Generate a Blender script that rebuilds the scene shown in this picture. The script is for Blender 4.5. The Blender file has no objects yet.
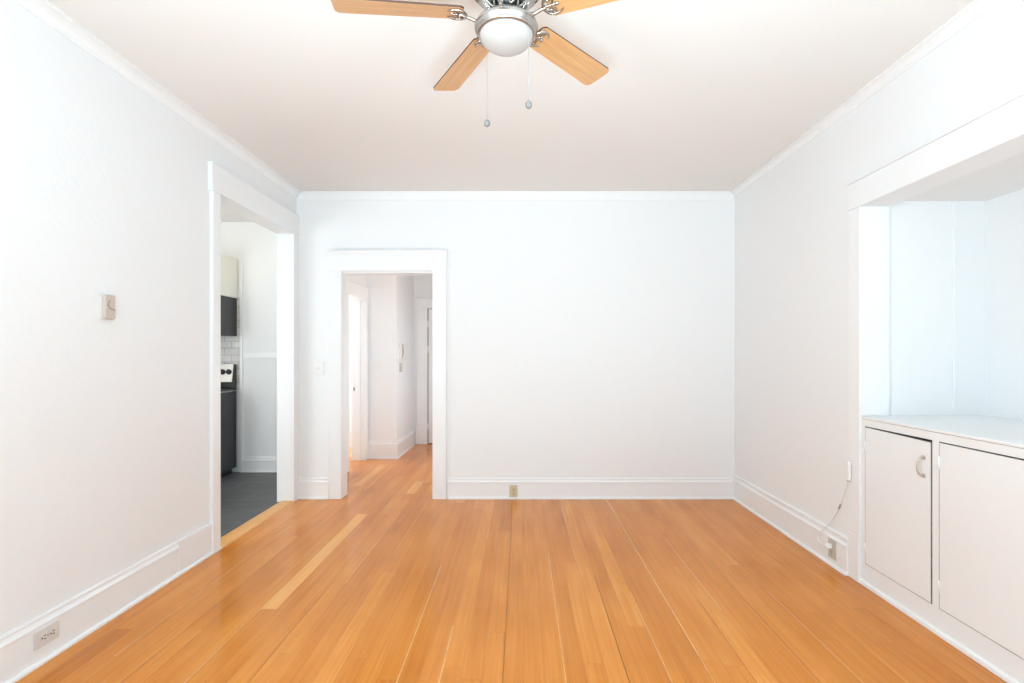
import bpy, bmesh, math, random
from mathutils import Vector, Matrix
random.seed(7)
SC = bpy.context.scene
COL = SC.collection
PI = math.pi

# ------------------------------------------------------------------ camera
CAMH = 1.275          # eye height
FPX = 520.0           # focal length in pixels of the 1024 wide frame
cam = bpy.data.cameras.new('camera')
cam.sensor_fit = 'HORIZONTAL'; cam.sensor_width = 36.0
cam.lens = FPX / 1024 * 36.0
cam.shift_x = -(521 - 512) / 1024
cam.shift_y = (355 - 341.5) / 1024
cam.clip_start = 0.05
camo = bpy.data.objects.new('camera', cam)
camo.location = (0, 0, CAMH); camo.rotation_euler = (PI / 2, 0, 0)
COL.objects.link(camo); SC.camera = camo

# ------------------------------------------------------------------ exposure, sky, daylight
SC.view_settings.view_transform = 'Standard'
SC.view_settings.look = 'None'
SC.view_settings.gamma = 1.0
SC.view_settings.use_curve_mapping = False
SC.view_settings.exposure = 0.13
SC.cycles.max_bounces = 16
SC.cycles.diffuse_bounces = 10
SC.cycles.glossy_bounces = 6

world = bpy.data.worlds.new('sky'); SC.world = world
world.use_nodes = True
world.node_tree.nodes['Background'].inputs[0].default_value = (0.85, 0.93, 1.0, 1)
world.node_tree.nodes['Background'].inputs[1].default_value = 1.0


def area(name, loc, rot, sx, sy, power, color):
    l = bpy.data.lights.new(name, 'AREA'); l.shape = 'RECTANGLE'
    l.size = sx; l.size_y = sy; l.energy = power; l.color = color
    o = bpy.data.objects.new(name, l); o.location = loc; o.rotation_euler = rot
    COL.objects.link(o); return o


def point(name, loc, power, color, r):
    l = bpy.data.lights.new(name, 'POINT'); l.energy = power; l.color = color; l.shadow_soft_size = r
    o = bpy.data.objects.new(name, l); o.location = loc
    COL.objects.link(o); return o


H = CAMH + 1.448      # ceiling height
# daylight at the three windows of the wall behind the camera
DAY = (0.59, 0.85, 1.0)
for wx in (-1.2, 0.0, 1.2):
    area('window_daylight', (wx, -1.12, 1.45), (PI / 2, 0, 0), 1.0, 1.8, 7, DAY)
WR_ = 1.900
# and at unseen side windows, added to light the walls opposite them
area('window_daylight', (-2.10, -0.35, 1.35), (0, -PI / 2, 0), 1.6, 1.0, 80, (0.79, 0.93, 0.985))
area('window_daylight', (WR_ + 0.1, -0.35, 1.35), (0, PI / 2, 0), 1.6, 1.0, 56, (0.60, 0.88, 1.0))
# two unseen fill lights, added behind the camera to brighten the ceiling
for wx in (-0.45, 0.45):
    u = area('uplighter', (wx, -0.7, 0.55), (math.radians(134), 0, 0), 0.4, 0.4, 23, (0.63, 0.86, 0.975))
    u.data.spread = math.radians(100)
# unseen fill lights added in the kitchen; daylight in the room off the hall
area('kitchen_daylight', (-3.86, 3.25, 1.3), (PI / 2, 0, -PI / 2 + 0.6), 1.0, 1.5, 27, (0.90, 0.95, 0.97))
area('kitchen_daylight', (-3.4, 2.62, 1.2), (PI / 2, 0, 0), 0.8, 1.6, 12, (0.93, 0.95, 0.95))
area('side_room_daylight', (-3.4, 6.5, 1.5), (0, -PI / 2, 0), 1.6, 1.2, 26, (0.97, 0.98, 1.0))
# unseen fill lights added along the hall's right wall to brighten the hall
area('hall_daylight', (-0.56, 6.45, 1.0), (0, PI / 2, 0), 1.6, 0.8, 5, (0.86, 0.93, 1.0))
area('hall_daylight', (-0.56, 5.35, 1.0), (0, PI / 2, 0), 1.5, 0.8, 6, (0.72, 0.90, 1.0))
# the ceiling lamps of the kitchen and the hall, both above the door heads
point('kitchen_lamp', (-2.9, 4.5, 2.4), 9, (1.0, 0.90, 0.74), 0.12)
point('hall_lamp', (-1.0, 5.75, 2.5), 4.5, (1.0, 0.66, 0.44), 0.1)

# ------------------------------------------------------------------ materials
def mat(name, color, rough=0.5, metal=0.0, bump=None, spec=0.5, vary=None):
    """bump=(scale, strength, distance); vary=(scale, amount) mixes a slightly different tone in patches"""
    m = bpy.data.materials.new(name); m.use_nodes = True
    nt = m.node_tree; p = nt.nodes['Principled BSDF']
    p.inputs['Base Color'].default_value = (*color, 1)
    p.inputs['Roughness'].default_value = rough
    p.inputs['Metallic'].default_value = metal
    p.inputs['Specular IOR Level'].default_value = spec
    tc = nt.nodes.new('ShaderNodeTexCoord')
    if bump:
        n = nt.nodes.new('ShaderNodeTexNoise'); n.inputs['Scale'].default_value = bump[0]
        n.inputs['Detail'].default_value = 4
        nt.links.new(tc.outputs['Object'], n.inputs['Vector'])
        b = nt.nodes.new('ShaderNodeBump'); b.inputs['Strength'].default_value = bump[1]
        b.inputs['Distance'].default_value = bump[2]
        nt.links.new(n.outputs['Fac'], b.inputs['Height'])
        nt.links.new(b.outputs['Normal'], p.inputs['Normal'])
    if vary:
        n = nt.nodes.new('ShaderNodeTexNoise'); n.inputs['Scale'].default_value = vary[0]
        n.inputs['Detail'].default_value = 3
        nt.links.new(tc.outputs['Object'], n.inputs['Vector'])
        r = nt.nodes.new('ShaderNodeValToRGB')
        r.color_ramp.elements[0].position = 0.3; r.color_ramp.elements[1].position = 0.7
        r.color_ramp.elements[0].color = (*[c * (1 - vary[1]) for c in color], 1)
        r.color_ramp.elements[1].color = (*color, 1)
        nt.links.new(n.outputs['Fac'], r.inputs['Fac'])
        nt.links.new(r.outputs['Color'], p.inputs['Base Color'])
    return m


def srgb(r, g, b):
    f = lambda v: (v / 255 / 12.92) if v / 255 <= 0.04045 else ((v / 255 + 0.055) / 1.055) ** 2.4
    return (f(r), f(g), f(b))


def wood_floor():
    m = bpy.data.materials.new('fir_boards'); m.use_nodes = True
    nt = m.node_tree; L = nt.links; N = nt.nodes
    p = N['Principled BSDF']
    at = N.new('ShaderNodeAttribute'); at.attribute_name = 'tone'
    tc = N.new('ShaderNodeTexCoord')
    off = N.new('ShaderNodeVectorMath'); off.operation = 'MULTIPLY_ADD'
    comb = N.new('ShaderNodeCombineXYZ')
    L.new(at.outputs['Fac'], comb.inputs['X']); L.new(at.outputs['Fac'], comb.inputs['Y']); L.new(at.outputs['Fac'], comb.inputs['Z'])
    L.new(comb.outputs[0], off.inputs[0]); off.inputs[1].default_value = (13.7, 31.1, 7.3)
    L.new(tc.outputs['Object'], off.inputs[2])
    mp = N.new('ShaderNodeMapping'); mp.inputs['Scale'].default_value = (75, 1.6, 1)
    L.new(off.outputs[0], mp.inputs['Vector'])
    g = N.new('ShaderNodeTexNoise'); g.inputs['Scale'].default_value = 1.0; g.inputs['Detail'].default_value = 5
    g.inputs['Distortion'].default_value = 0.35
    L.new(mp.outputs[0], g.inputs['Vector'])
    mp2 = N.new('ShaderNodeMapping'); mp2.inputs['Scale'].default_value = (7, 2.2, 1)
    L.new(off.outputs[0], mp2.inputs['Vector'])
    g2 = N.new('ShaderNodeTexNoise'); g2.inputs['Scale'].default_value = 1.0; g2.inputs['Detail'].default_value = 3
    L.new(mp2.outputs[0], g2.inputs['Vector'])
    # old finish, worn in wide soft patches
    g3 = N.new('ShaderNodeTexNoise'); g3.inputs['Scale'].default_value = 1.1; g3.inputs['Detail'].default_value = 2
    L.new(tc.outputs['Object'], g3.inputs['Vector'])

    def math_(op, a, b):
        n = N.new('ShaderNodeMath'); n.operation = op
        for i, v in enumerate((a, b)):
            if isinstance(v, (int, float)): n.inputs[i].default_value = v
            else: L.new(v, n.inputs[i])
        return n.outputs[0]
    s = math_('MULTIPLY', at.outputs['Fac'], 0.62)
    s = math_('ADD', s, math_('MULTIPLY', math_('SUBTRACT', g.outputs['Fac'], 0.5), 0.75))
    s = math_('ADD', s, math_('MULTIPLY', math_('SUBTRACT', g2.outputs['Fac'], 0.5), 0.5))
    s = math_('ADD', s, math_('MULTIPLY', math_('SUBTRACT', g3.outputs['Fac'], 0.5), 0.5))
    s = math_('ADD', s, 0.14)
    r = N.new('ShaderNodeValToRGB'); cr = r.color_ramp
    cr.elements[0].position = 0.0; cr.elements[0].color = (0.44, 0.130, 0.010, 1)
    cr.elements[1].position = 1.0; cr.elements[1].color = (0.84, 0.42, 0.115, 1)
    e = cr.elements.new(0.35); e.color = (0.60, 0.205, 0.024, 1)
    e = cr.elements.new(0.62); e.color = (0.70, 0.268, 0.042, 1)
    L.new(s, r.inputs['Fac']); L.new(r.outputs['Color'], p.inputs['Base Color'])
    p.inputs['Specular IOR Level'].default_value = 0.28
    rr = math_('ADD', math_('MULTIPLY', g2.outputs['Fac'], 0.10), 0.12)
    L.new(rr, p.inputs['Roughness'])
    b = N.new('ShaderNodeBump'); b.inputs['Strength'].default_value = 0.12; b.inputs['Distance'].default_value = 0.002
    L.new(g2.outputs['Fac'], b.inputs['Height']); L.new(b.outputs['Normal'], p.inputs['Normal'])
    return m


def streak_wood(name, dark, light, axis=0, sc=40, rough=0.4):
    m = bpy.data.materials.new(name); m.use_nodes = True
    nt = m.node_tree; L = nt.links; N = nt.nodes; p = N['Principled BSDF']
    tc = N.new('ShaderNodeTexCoord'); mp = N.new('ShaderNodeMapping')
    s = [sc, sc, sc]; s[axis] = sc * 0.06
    mp.inputs['Scale'].default_value = s
    n = N.new('ShaderNodeTexNoise'); n.inputs['Scale'].default_value = 1; n.inputs['Detail'].default_value = 4
    n.inputs['Distortion'].default_value = 0.6
    r = N.new('ShaderNodeValToRGB'); r.color_ramp.elements[0].position = 0.3; r.color_ramp.elements[1].position = 0.7
    r.color_ramp.elements[0].color = (*dark, 1); r.color_ramp.elements[1].color = (*light, 1)
    L.new(tc.outputs['Object'], mp.inputs['Vector']); L.new(mp.outputs[0], n.inputs['Vector'])
    L.new(n.outputs['Fac'], r.inputs['Fac']); L.new(r.outputs['Color'], p.inputs['Base Color'])
    p.inputs['Roughness'].default_value = rough
    return m


def brick_mat(name, c1, c2, mortar, rot, bw, bh, msize, rough, bump=0.3, off=0.5):
    m = bpy.data.materials.new(name); m.use_nodes = True
    nt = m.node_tree; L = nt.links; N = nt.nodes; p = N['Principled BSDF']
    tc = N.new('ShaderNodeTexCoord'); mp = N.new('ShaderNodeMapping'); mp.inputs['Rotation'].default_value = rot
    b = N.new('ShaderNodeTexBrick'); b.offset = off
    b.inputs['Scale'].default_value = 1.0; b.inputs['Brick Width'].default_value = bw; b.inputs['Row Height'].default_value = bh
    b.inputs['Mortar Size'].default_value = msize; b.inputs['Mortar Smooth'].default_value = 0.1
    b.inputs['Color1'].default_value = (*c1, 1); b.inputs['Color2'].default_value = (*c2, 1); b.inputs['Mortar'].default_value = (*mortar, 1)
    L.new(tc.outputs['Object'], mp.inputs['Vector']); L.new(mp.outputs[0], b.inputs['Vector'])
    n = N.new('ShaderNodeTexNoise'); n.inputs['Scale'].default_value = 9; n.inputs['Detail'].default_value = 6
    mp2 = N.new('ShaderNodeMapping'); mp2.inputs['Scale'].default_value = (0.5, 2.5, 1)
    L.new(tc.outputs['Object'], mp2.inputs['Vector']); L.new(mp2.outputs[0], n.inputs['Vector'])
    mx = N.new('ShaderNodeMixRGB'); mx.blend_type = 'MULTIPLY'; mx.inputs['Fac'].default_value = 0.45
    L.new(b.outputs['Color'], mx.inputs['Color1']); L.new(n.outputs['Fac'], mx.inputs['Color2'])
    L.new(mx.outputs[0], p.inputs['Base Color'])
    bp = N.new('ShaderNodeBump'); bp.inputs['Strength'].default_value = bump; bp.inputs['Distance'].default_value = 0.003; bp.invert = True
    L.new(b.outputs['Fac'], bp.inputs['Height']); L.new(bp.outputs['Normal'], p.inputs['Normal'])
    p.inputs['Roughness'].default_value = rough
    return m


M = {}
M['wall'] = mat('white_wall_paint', (0.80, 0.818, 0.83), 0.6, bump=(42, 0.22, 0.006), spec=0.3)
M['wall_smooth'] = mat('white_plaster', (0.80, 0.818, 0.83), 0.6, bump=(30, 0.10, 0.004), spec=0.3)
M['ceiling'] = mat('ceiling_paint', (0.78, 0.775, 0.765), 0.75, bump=(60, 0.15, 0.004), spec=0.2)
M['trim'] = mat('white_gloss_trim', (0.815, 0.833, 0.845), 0.32, bump=(14, 0.05, 0.004))
M['cab'] = mat('white_cabinet_paint', (0.80, 0.823, 0.838), 0.38, bump=(18, 0.06, 0.003))
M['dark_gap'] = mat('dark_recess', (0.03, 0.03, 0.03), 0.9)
M['cream'] = mat('cream_cabinet', srgb(238, 234, 222), 0.45, bump=(20, 0.05, 0.003))
M['floor'] = wood_floor()
M['seam'] = mat('pale_seam_filler', (0.86, 0.48, 0.17), 0.45, vary=(30, 0.3))
M['seam_dark'] = mat('dark_seam', (0.20, 0.075, 0.025), 0.6, vary=(30, 0.25))
M['threshold'] = streak_wood('threshold_oak', (0.68, 0.34, 0.10), (0.78, 0.42, 0.15), 1, 40, 0.35)
M['slate'] = brick_mat('slate_vinyl_tile', (0.105, 0.108, 0.112), (0.125, 0.128, 0.132), (0.22, 0.22, 0.22), (0, 0, 0), 0.61, 0.305, 0.004, 0.45, 0.3)
M['tile'] = brick_mat('white_subway_tile', (0.86, 0.85, 0.83), (0.84, 0.83, 0.81), (0.60, 0.58, 0.55), (PI / 2, 0, 0), 0.15, 0.075, 0.0035, 0.12, 0.4)
M['blade'] = streak_wood('light_oak_blade', (0.52, 0.275, 0.115), (0.63, 0.365, 0.17), 0, 55, 0.4)
M['blade_edge'] = mat('dark_blade_edge', (0.10, 0.045, 0.03), 0.5, vary=(40, 0.3))
M['nickel'] = mat('brushed_nickel', (0.46, 0.435, 0.41), 0.27, 1.0, bump=(120, 0.05, 0.001))
M['black_metal'] = mat('black_motor_metal', (0.012, 0.012, 0.013), 0.35, 0.2, vary=(30, 0.3))
M['frost'] = mat('frosted_glass_bowl', (0.45, 0.425, 0.41), 0.25, vary=(9, 0.03))
M['chain'] = mat('pull_chain_metal', (0.42, 0.42, 0.42), 0.35, 0.6, vary=(200, 0.2))
M['bob'] = mat('grey_chain_bob', (0.25, 0.245, 0.24), 0.5, 0.0, vary=(90, 0.3))
M['beige'] = mat('beige_plastic', srgb(196, 186, 176), 0.45, vary=(40, 0.06))
M['beige_light'] = mat('pale_grey_plastic', srgb(214, 210, 204), 0.45, vary=(40, 0.05))
M['tan'] = mat('tan_plastic', srgb(208, 192, 166), 0.4, vary=(60, 0.08))
M['greyplate'] = mat('pale_beige_plate', srgb(216, 211, 206), 0.45, vary=(50, 0.05))
M['stoneplate'] = mat('stone_plate', srgb(196, 190, 178), 0.45, vary=(50, 0.05))
M['slot'] = mat('dark_slot', (0.05, 0.035, 0.02), 0.7, vary=(60, 0.2))
M['whiteplastic'] = mat('white_plastic', (0.80, 0.80, 0.80), 0.35, vary=(60, 0.03))
M['cord'] = mat('grey_white_cord', srgb(234, 232, 231), 0.45, vary=(60, 0.05))
M['cordgrey'] = mat('grey_cord_joint', srgb(170, 167, 165), 0.5, vary=(60, 0.1))
M['black_enamel'] = mat('black_enamel', (0.018, 0.018, 0.020), 0.28, vary=(12, 0.3))
M['charcoal'] = mat('charcoal_enamel', (0.030, 0.031, 0.034), 0.35, vary=(12, 0.3))
M['steel'] = mat('stainless_steel', (0.78, 0.75, 0.70), 0.32, 0.75, bump=(150, 0.05, 0.001))
M['knob'] = mat('black_knob', (0.012, 0.012, 0.012), 0.35, vary=(40, 0.3))
M['handle'] = mat('antique_nickel_pull', (0.60, 0.54, 0.48), 0.38, 0.5, vary=(60, 0.2))
M['brass'] = mat('worn_strike_metal', (0.55, 0.52, 0.48), 0.4, 0.5, vary=(60, 0.2))
M['grey_trimline'] = mat('grey_metal_strip', (0.40, 0.40, 0.40), 0.35, 0.6, vary=(60, 0.1))


# ------------------------------------------------------------------ mesh helpers
def box(bm, x0, x1, y0, y1, z0, z1, mi=0):
    v = [bm.verts.new(p) for p in ((x0, y0, z0), (x1, y0, z0), (x1, y1, z0), (x0, y1, z0),
                                   (x0, y0, z1), (x1, y0, z1), (x1, y1, z1), (x0, y1, z1))]
    for q in ((0, 3, 2, 1), (4, 5, 6, 7), (0, 1, 5, 4), (1, 2, 6, 5), (2, 3, 7, 6), (3, 0, 4, 7)):
        f = bm.faces.new([v[i] for i in q]); f.material_index = mi
    return v


def lathe(bm, prof, seg=40, center=(0, 0, 0), mi=0, a0=0.0):
    """prof: [(r, z)] from top to bottom"""
    rings = []
    for r, z in prof:
        if r < 1e-6:
            rings.append([bm.verts.new((center[0], center[1], center[2] + z))])
        else:
            rings.append([bm.verts.new((center[0] + r * math.cos(a0 + 2 * PI * i / seg), center[1] + r * math.sin(a0 + 2 * PI * i / seg), center[2] + z)) for i in range(seg)])
    for a, b in zip(rings, rings[1:]):
        for i in range(seg):
            j = (i + 1) % seg
            if len(a) == 1 and len(b) == 1: continue
            if len(a) == 1: f = bm.faces.new((a[0], b[i], b[j]))
            elif len(b) == 1: f = bm.faces.new((a[i], b[0], a[j]))
            else: f = bm.faces.new((a[i], b[i], b[j], a[j]))
            f.material_index = mi; f.smooth = True
    return rings


def tube(bm, pts, r, seg=8, mi=0, cap=True):
    pts = [Vector(p) for p in pts]
    rr = r if isinstance(r, (list, tuple)) else [r] * len(pts)
    rings = []
    up = Vector((0, 0, 1))
    for i, p in enumerate(pts):
        t = (pts[min(i + 1, len(pts) - 1)] - pts[max(i - 1, 0)]).normalized()
        n = t.cross(up)
        if n.length < 1e-3: n = t.cross(Vector((1, 0, 0)))
        n.normalize(); b = t.cross(n).normalized()
        if i and (rings and n.dot(prev) < 0): n = -n; b = -b
        prev = n
        rings.append([bm.verts.new(p + (n * math.cos(2 * PI * k / seg) + b * math.sin(2 * PI * k / seg)) * rr[i]) for k in range(seg)])
    for a, b in zip(rings, rings[1:]):
        for k in range(seg):
            j = (k + 1) % seg
            f = bm.faces.new((a[k], a[j], b[j], b[k])); f.smooth = True; f.material_index = mi
    if cap:
        for rg in (rings[0], rings[-1]):
            f = bm.faces.new(rg); f.material_index = mi


def spline(ctrl, n=8):
    """Catmull-Rom through the control points"""
    c = [Vector(p) for p in ctrl]; c = [c[0] * 2 - c[1]] + c + [c[-1] * 2 - c[-2]]
    out = []
    for i in range(1, len(c) - 2):
        for k in range(n):
            t = k / n
            out.append(0.5 * ((2 * c[i]) + (c[i + 1] - c[i - 1]) * t + (2 * c[i - 1] - 5 * c[i] + 4 * c[i + 1] - c[i + 2]) * t * t
                              + (3 * c[i] - c[i - 1] - 3 * c[i + 1] + c[i + 2]) * t ** 3))
    out.append(c[-2]); return out


def prism(bm, poly, axis, a, b, mi=0):
    """extrude a closed 2-D polygon along an axis: 'x' -> poly (y,z); 'y' -> (x,z); 'z' -> (x,y)"""
    def P(u, v, w):
        return {'x': (w, u, v), 'y': (u, w, v), 'z': (u, v, w)}[axis]
    A = [bm.verts.new(P(u, v, a)) for u, v in poly]
    B = [bm.verts.new(P(u, v, b)) for u, v in poly]
    n = len(poly)
    for i in range(n):
        j = (i + 1) % n
        f = bm.faces.new((A[i], A[j], B[j], B[i])); f.material_index = mi
    f = bm.faces.new(A); f.material_index = mi
    f = bm.faces.new(list(reversed(B))); f.material_index = mi


def rounded_rect(w, h, r, n=5, cx=0, cy=0):
    pts = []
    for sx, sy, a0 in ((1, 1, 0), (-1, 1, PI / 2), (-1, -1, PI), (1, -1, 3 * PI / 2)):
        for k in range(n + 1):
            a = a0 + PI / 2 * k / n
            pts.append((cx + sx * (w / 2 - r) + r * math.cos(a), cy + sy * (h / 2 - r) + r * math.sin(a)))
    return pts


def obj(name, bm, mats, parent=None, bevel=0.0, seg=2, smooth=None):
    bmesh.ops.recalc_face_normals(bm, faces=bm.faces)
    me = bpy.data.meshes.new(name); bm.to_mesh(me); bm.free()
    for m in (mats if isinstance(mats, (list, tuple)) else [mats]): me.materials.append(m)
    o = bpy.data.objects.new(name, me); COL.objects.link(o)
    if parent: o.parent = parent
    if bevel:
        b = o.modifiers.new('bevel', 'BEVEL'); b.width = bevel; b.segments = seg; b.limit_method = 'ANGLE'; b.angle_limit = math.radians(35)
    return o


def struct(name, bm, m, bevel=0.0):
    o = obj(name, bm, m, None, bevel); o['kind'] = 'structure'; return o


def thing(name, label, cat, loc, rot=(0, 0, 0), group=None):
    o = bpy.data.objects.new(name, None); COL.objects.link(o)
    o.empty_display_size = 0.1
    o.location = loc; o.rotation_euler = rot
    o['label'] = label; o['category'] = cat
    if group: o['group'] = group
    return o


def copy_tree(o, parent=None):
    c = o.copy(); COL.objects.link(c)
    if parent: c.parent = parent
    for ch in [k for k in bpy.data.objects if k.parent == o]:
        copy_tree(ch, c)
    return c


def Z(ypx, d): return CAMH + (355 - ypx) * d / FPX      # height of an image row at depth d
def X(xpx, d): return (xpx - 521) * d / FPX             # sideways place of an image column at depth d


# ------------------------------------------------------------------ the setting: main room
WL, WR, YB, YR = -1.995, 1.900, 4.62, -1.0     # left, right, back, rear wall faces
LW = 0.12                                      # left wall thickness
OP0, OP1, OPH = 3.412, 4.512, 2.328            # kitchen opening in the left wall
HX0, HX1, HHD = -1.592, -0.783, 2.005          # hall opening in the back wall
BT = 0.14                                      # back wall thickness
YH = YB + BT
AY0, AY1 = 0.60, 2.909                         # niche along the right wall
AZ0, AZ1 = 0.934, 2.106
AXB = 2.615                                    # niche back
FL = [(-2.06, 2.62, -1.0, 4.62)]

# floor of boards, laid toward the hall
bm = bmesh.new()
tone = bm.faces.layers.float.new('tone')
BW = 0.0825
def board(x0, x1, y0, y1, t, mi=0, z=0.0):
    e = 0.00035 if mi == 0 else 0
    v = [bm.verts.new(p) for p in ((x0 + e, y0 + e, z), (x1 - e, y0 + e, z), (x1 - e, y1 - e, z), (x0 + e, y1 - e, z))]
    f = bm.faces.new(v); f[tone] = t; f.material_index = mi
    return f
x_start = -1.309 - BW * 10
special = {  # column index -> fixed boards (y0, y1, tone)
    10: [(2.61, 4.17, 1.25)],
    13: [(4.78, 5.25, 1.2)],
    6: [(5.05, 6.05, 1.1)],
}
ncol = int((2.68 - x_start) / BW) + 1
for c in range(ncol):
    x0 = x_start + c * BW; x1 = x0 + BW
    y = -1.0 - random.random() * 1.5
    cuts = []
    while y < 7.5:
        ln = random.choice((1.2, 1.8, 2.4, 3.1, 3.8)) * random.uniform(0.85, 1.15)
        cuts.append((y, min(y + ln, 7.5), min(1.0, max(0.0, random.gauss(0.45, 0.11))))); y += ln
    if c in special:
        new = []
        for s0, s1, t in special[c]:
            for a, b, tt in cuts:
                if b <= s0 or a >= s1: new.append((a, b, tt)); continue
                if a < s0: new.append((a, s0, tt))
                if b > s1: new.append((s1, b, tt))
            new.append((s0, s1, t)); cuts = new; new = []
    for a, b, t in cuts:
        a = max(a, -1.0)
        if b > a + 0.01: board(x0, x1, a, b, t)
# pale filler showing in some joints, dark gaps in others
def seam(px0, y0, y1, w, mi): board(px0 - w / 2, px0 + w / 2, y0, y1, 0.5, mi, 0.0006)
def col_x(c): return x_start + c * BW
def near(xv): return col_x(round((xv - x_start) / BW))
for xv, a, b, w in ((-0.48, 0.9, 3.15, 0.0045), (-0.31, 0.9, 2.45, 0.005), (0.19, 0.9, 3.35, 0.0036), (0.785, 2.2, 4.55, 0.0055), (0.785, 0.9, 2.2, 0.003),
                    (-1.72, 2.2, 3.9, 0.005), (-1.31, 1.2, 2.61, 0.004), (-0.98, 2.9, 4.2, 0.003), (0.60, 2.0, 2.8, 0.0035), (1.02, 2.6, 3.6, 0.0035),
                    (-0.66, 4.6, 6.2, 0.004), (-1.47, 4.9, 6.1, 0.004), (-0.22, 3.6, 4.5, 0.0025), (-0.82, 3.4, 4.5, 0.0025), (0.36, 3.2, 4.4, 0.0025), (1.3, 1.6, 2.8, 0.0025)):
    seam(near(xv), a, b, w, 1)
for xv, a, b, w in ((0.44, 1.4, 3.0, 0.003), (-0.06, 1.3, 3.9, 0.0022), (-1.06, 1.8, 3.2, 0.002), (1.2, 1.4, 4.0, 0.002), (0.95, 1.2, 2.7, 0.0018), (-1.55, 2.0, 4.3, 0.002)):
    seam(near(xv), a, b, w, 2)
struct('floor', bm, [M['floor'], M['seam'], M['seam_dark']])
bm = bmesh.new(); box(bm, WL - 0.02, 2.7, -1.0, 7.6, -0.15, -0.002); struct('floor_subfloor', bm, M['seam_dark'])

# ceiling
bm = bmesh.new(); box(bm, WL - 0.05, WR + 0.05, YR - 0.12, YB + 0.05, H, H + 0.12); struct('ceiling', bm, M['ceiling'])

# left wall with the kitchen opening
bm = bmesh.new()
box(bm, WL - LW, WL, YR - 0.1, -0.85, 0, H); box(bm, WL - LW, WL, 0.15, OP0, 0, H)
box(bm, WL - LW, WL, -0.85, 0.15, 0, 0.55); box(bm, WL - LW, WL, -0.85, 0.15, 2.15, H)
box(bm, WL - LW, WL, OP0, OP1, OPH, H)
box(bm, WL - LW, WL, OP1, YB + 0.0, 0, H)
struct('wall_left', bm, M['wall'])
# back wall with the hall opening
bm = bmesh.new()
box(bm, WL - LW, HX0, YB, YH, 0, H); box(bm, HX0, HX1, YB, YH, HHD, H); box(bm, HX1, WR + 0.12, YB, YH, 0, H)
struct('wall_back', bm, M['wall_smooth'])
# right wall with the niche opening
RT = 0.156
bm = bmesh.new()
box(bm, WR, WR + RT, AY1, YB, 0, H)
box(bm, WR, WR + RT, AY0, AY1, AZ1, H)
box(bm, WR, WR + RT, YR - 0.1, -0.85, 0, H); box(bm, WR, WR + RT, 0.15, AY0, 0, H)
box(bm, WR, WR + RT, -0.85, 0.15, 0, 0.55); box(bm, WR, WR + RT, -0.85, 0.15, 2.15, H)
struct('wall_right', bm, M['wall_smooth'])
# niche shell
bm = bmesh.new()
box(bm, AXB, AXB + 0.08, AY0 - 0.1, AY1 + 0.12, 0.0, AZ1 + 0.1)
struct('wall_niche_back', bm, M['wall_smooth'])
bm = bmesh.new(); box(bm, WR + RT, AXB, AY1 + 0.02, AY1 + 0.1, 0.0, AZ1 + 0.1)
struct('wall_niche_side', bm, M['wall_smooth'])
bm = bmesh.new(); box(bm, WR + RT, AXB, AY0 - 0.1, AY0, 0.0, AZ1 + 0.1)
struct('wall_niche_end', bm, M['wall_smooth'])
bm = bmesh.new(); box(bm, WR + RT, AXB + 0.08, AY0 - 0.1, AY1 + 0.12, AZ1 + 0.035, AZ1 + 0.12)
struct('ceiling_niche', bm, M['ceiling'])
bm = bmesh.new(); xs = X(956.5, AY1); box(bm, xs - 0.009, xs + 0.009, AY1 + 0.009, AY1 + 0.022, AZ0 + 0.03, AZ1 + 0.03)
struct('trim_1', bm, M['trim'], 0.004)

# rear wall with its three windows (behind the camera)
bm = bmesh.new()
box(bm, WL, WR, YR - 0.12, YR, 0, 0.55); box(bm, WL, WR, YR - 0.12, YR, 2.35, H)
for a, b in ((WL, -1.7), (-0.7, -0.5), (0.5, 0.7), (1.7, WR)): box(bm, a, b, YR - 0.12, YR, 0.55, 2.35)
struct('wall_rear', bm, M['wall_smooth'])
for i, wx in enumerate((-1.2, 0.0, 1.2)):
    bm = bmesh.new()
    for a, b, c, d in ((-0.5, -0.45, 0.55, 2.35), (0.45, 0.5, 0.55, 2.35), (-0.45, 0.45, 0.55, 0.60), (-0.45, 0.45, 2.30, 2.35), (-0.45, 0.45, 1.43, 1.47)):
        box(bm, wx + a, wx + b, YR - 0.08, YR - 0.03, c, d)
    struct('window_%d' % (i + 1), bm, M['trim'], 0.004)

bm = bmesh.new()  # left window, unseen, added to let light onto the cabinet side
for a, b, c, d in ((-0.85, -0.80, 0.55, 2.15), (0.10, 0.15, 0.55, 2.15), (-0.80, 0.10, 0.55, 0.60), (-0.80, 0.10, 2.10, 2.15), (-0.80, 0.10, 1.33, 1.37)):
    box(bm, WL - 0.08, WL - 0.03, a, b, c, d)
struct('window_4', bm, M['trim'], 0.004)  # added unseen window, left wall
bm = bmesh.new()  # right window, unseen, added to light the left wall
for a, b, c, d in ((-0.85, -0.80, 0.55, 2.15), (0.10, 0.15, 0.55, 2.15), (-0.80, 0.10, 0.55, 0.60), (-0.80, 0.10, 2.10, 2.15), (-0.80, 0.10, 1.33, 1.37)):
    box(bm, WR + 0.03, WR + 0.08, a, b, c, d)
struct('window_5', bm, M['trim'], 0.004)  # added unseen window, right wall
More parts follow.
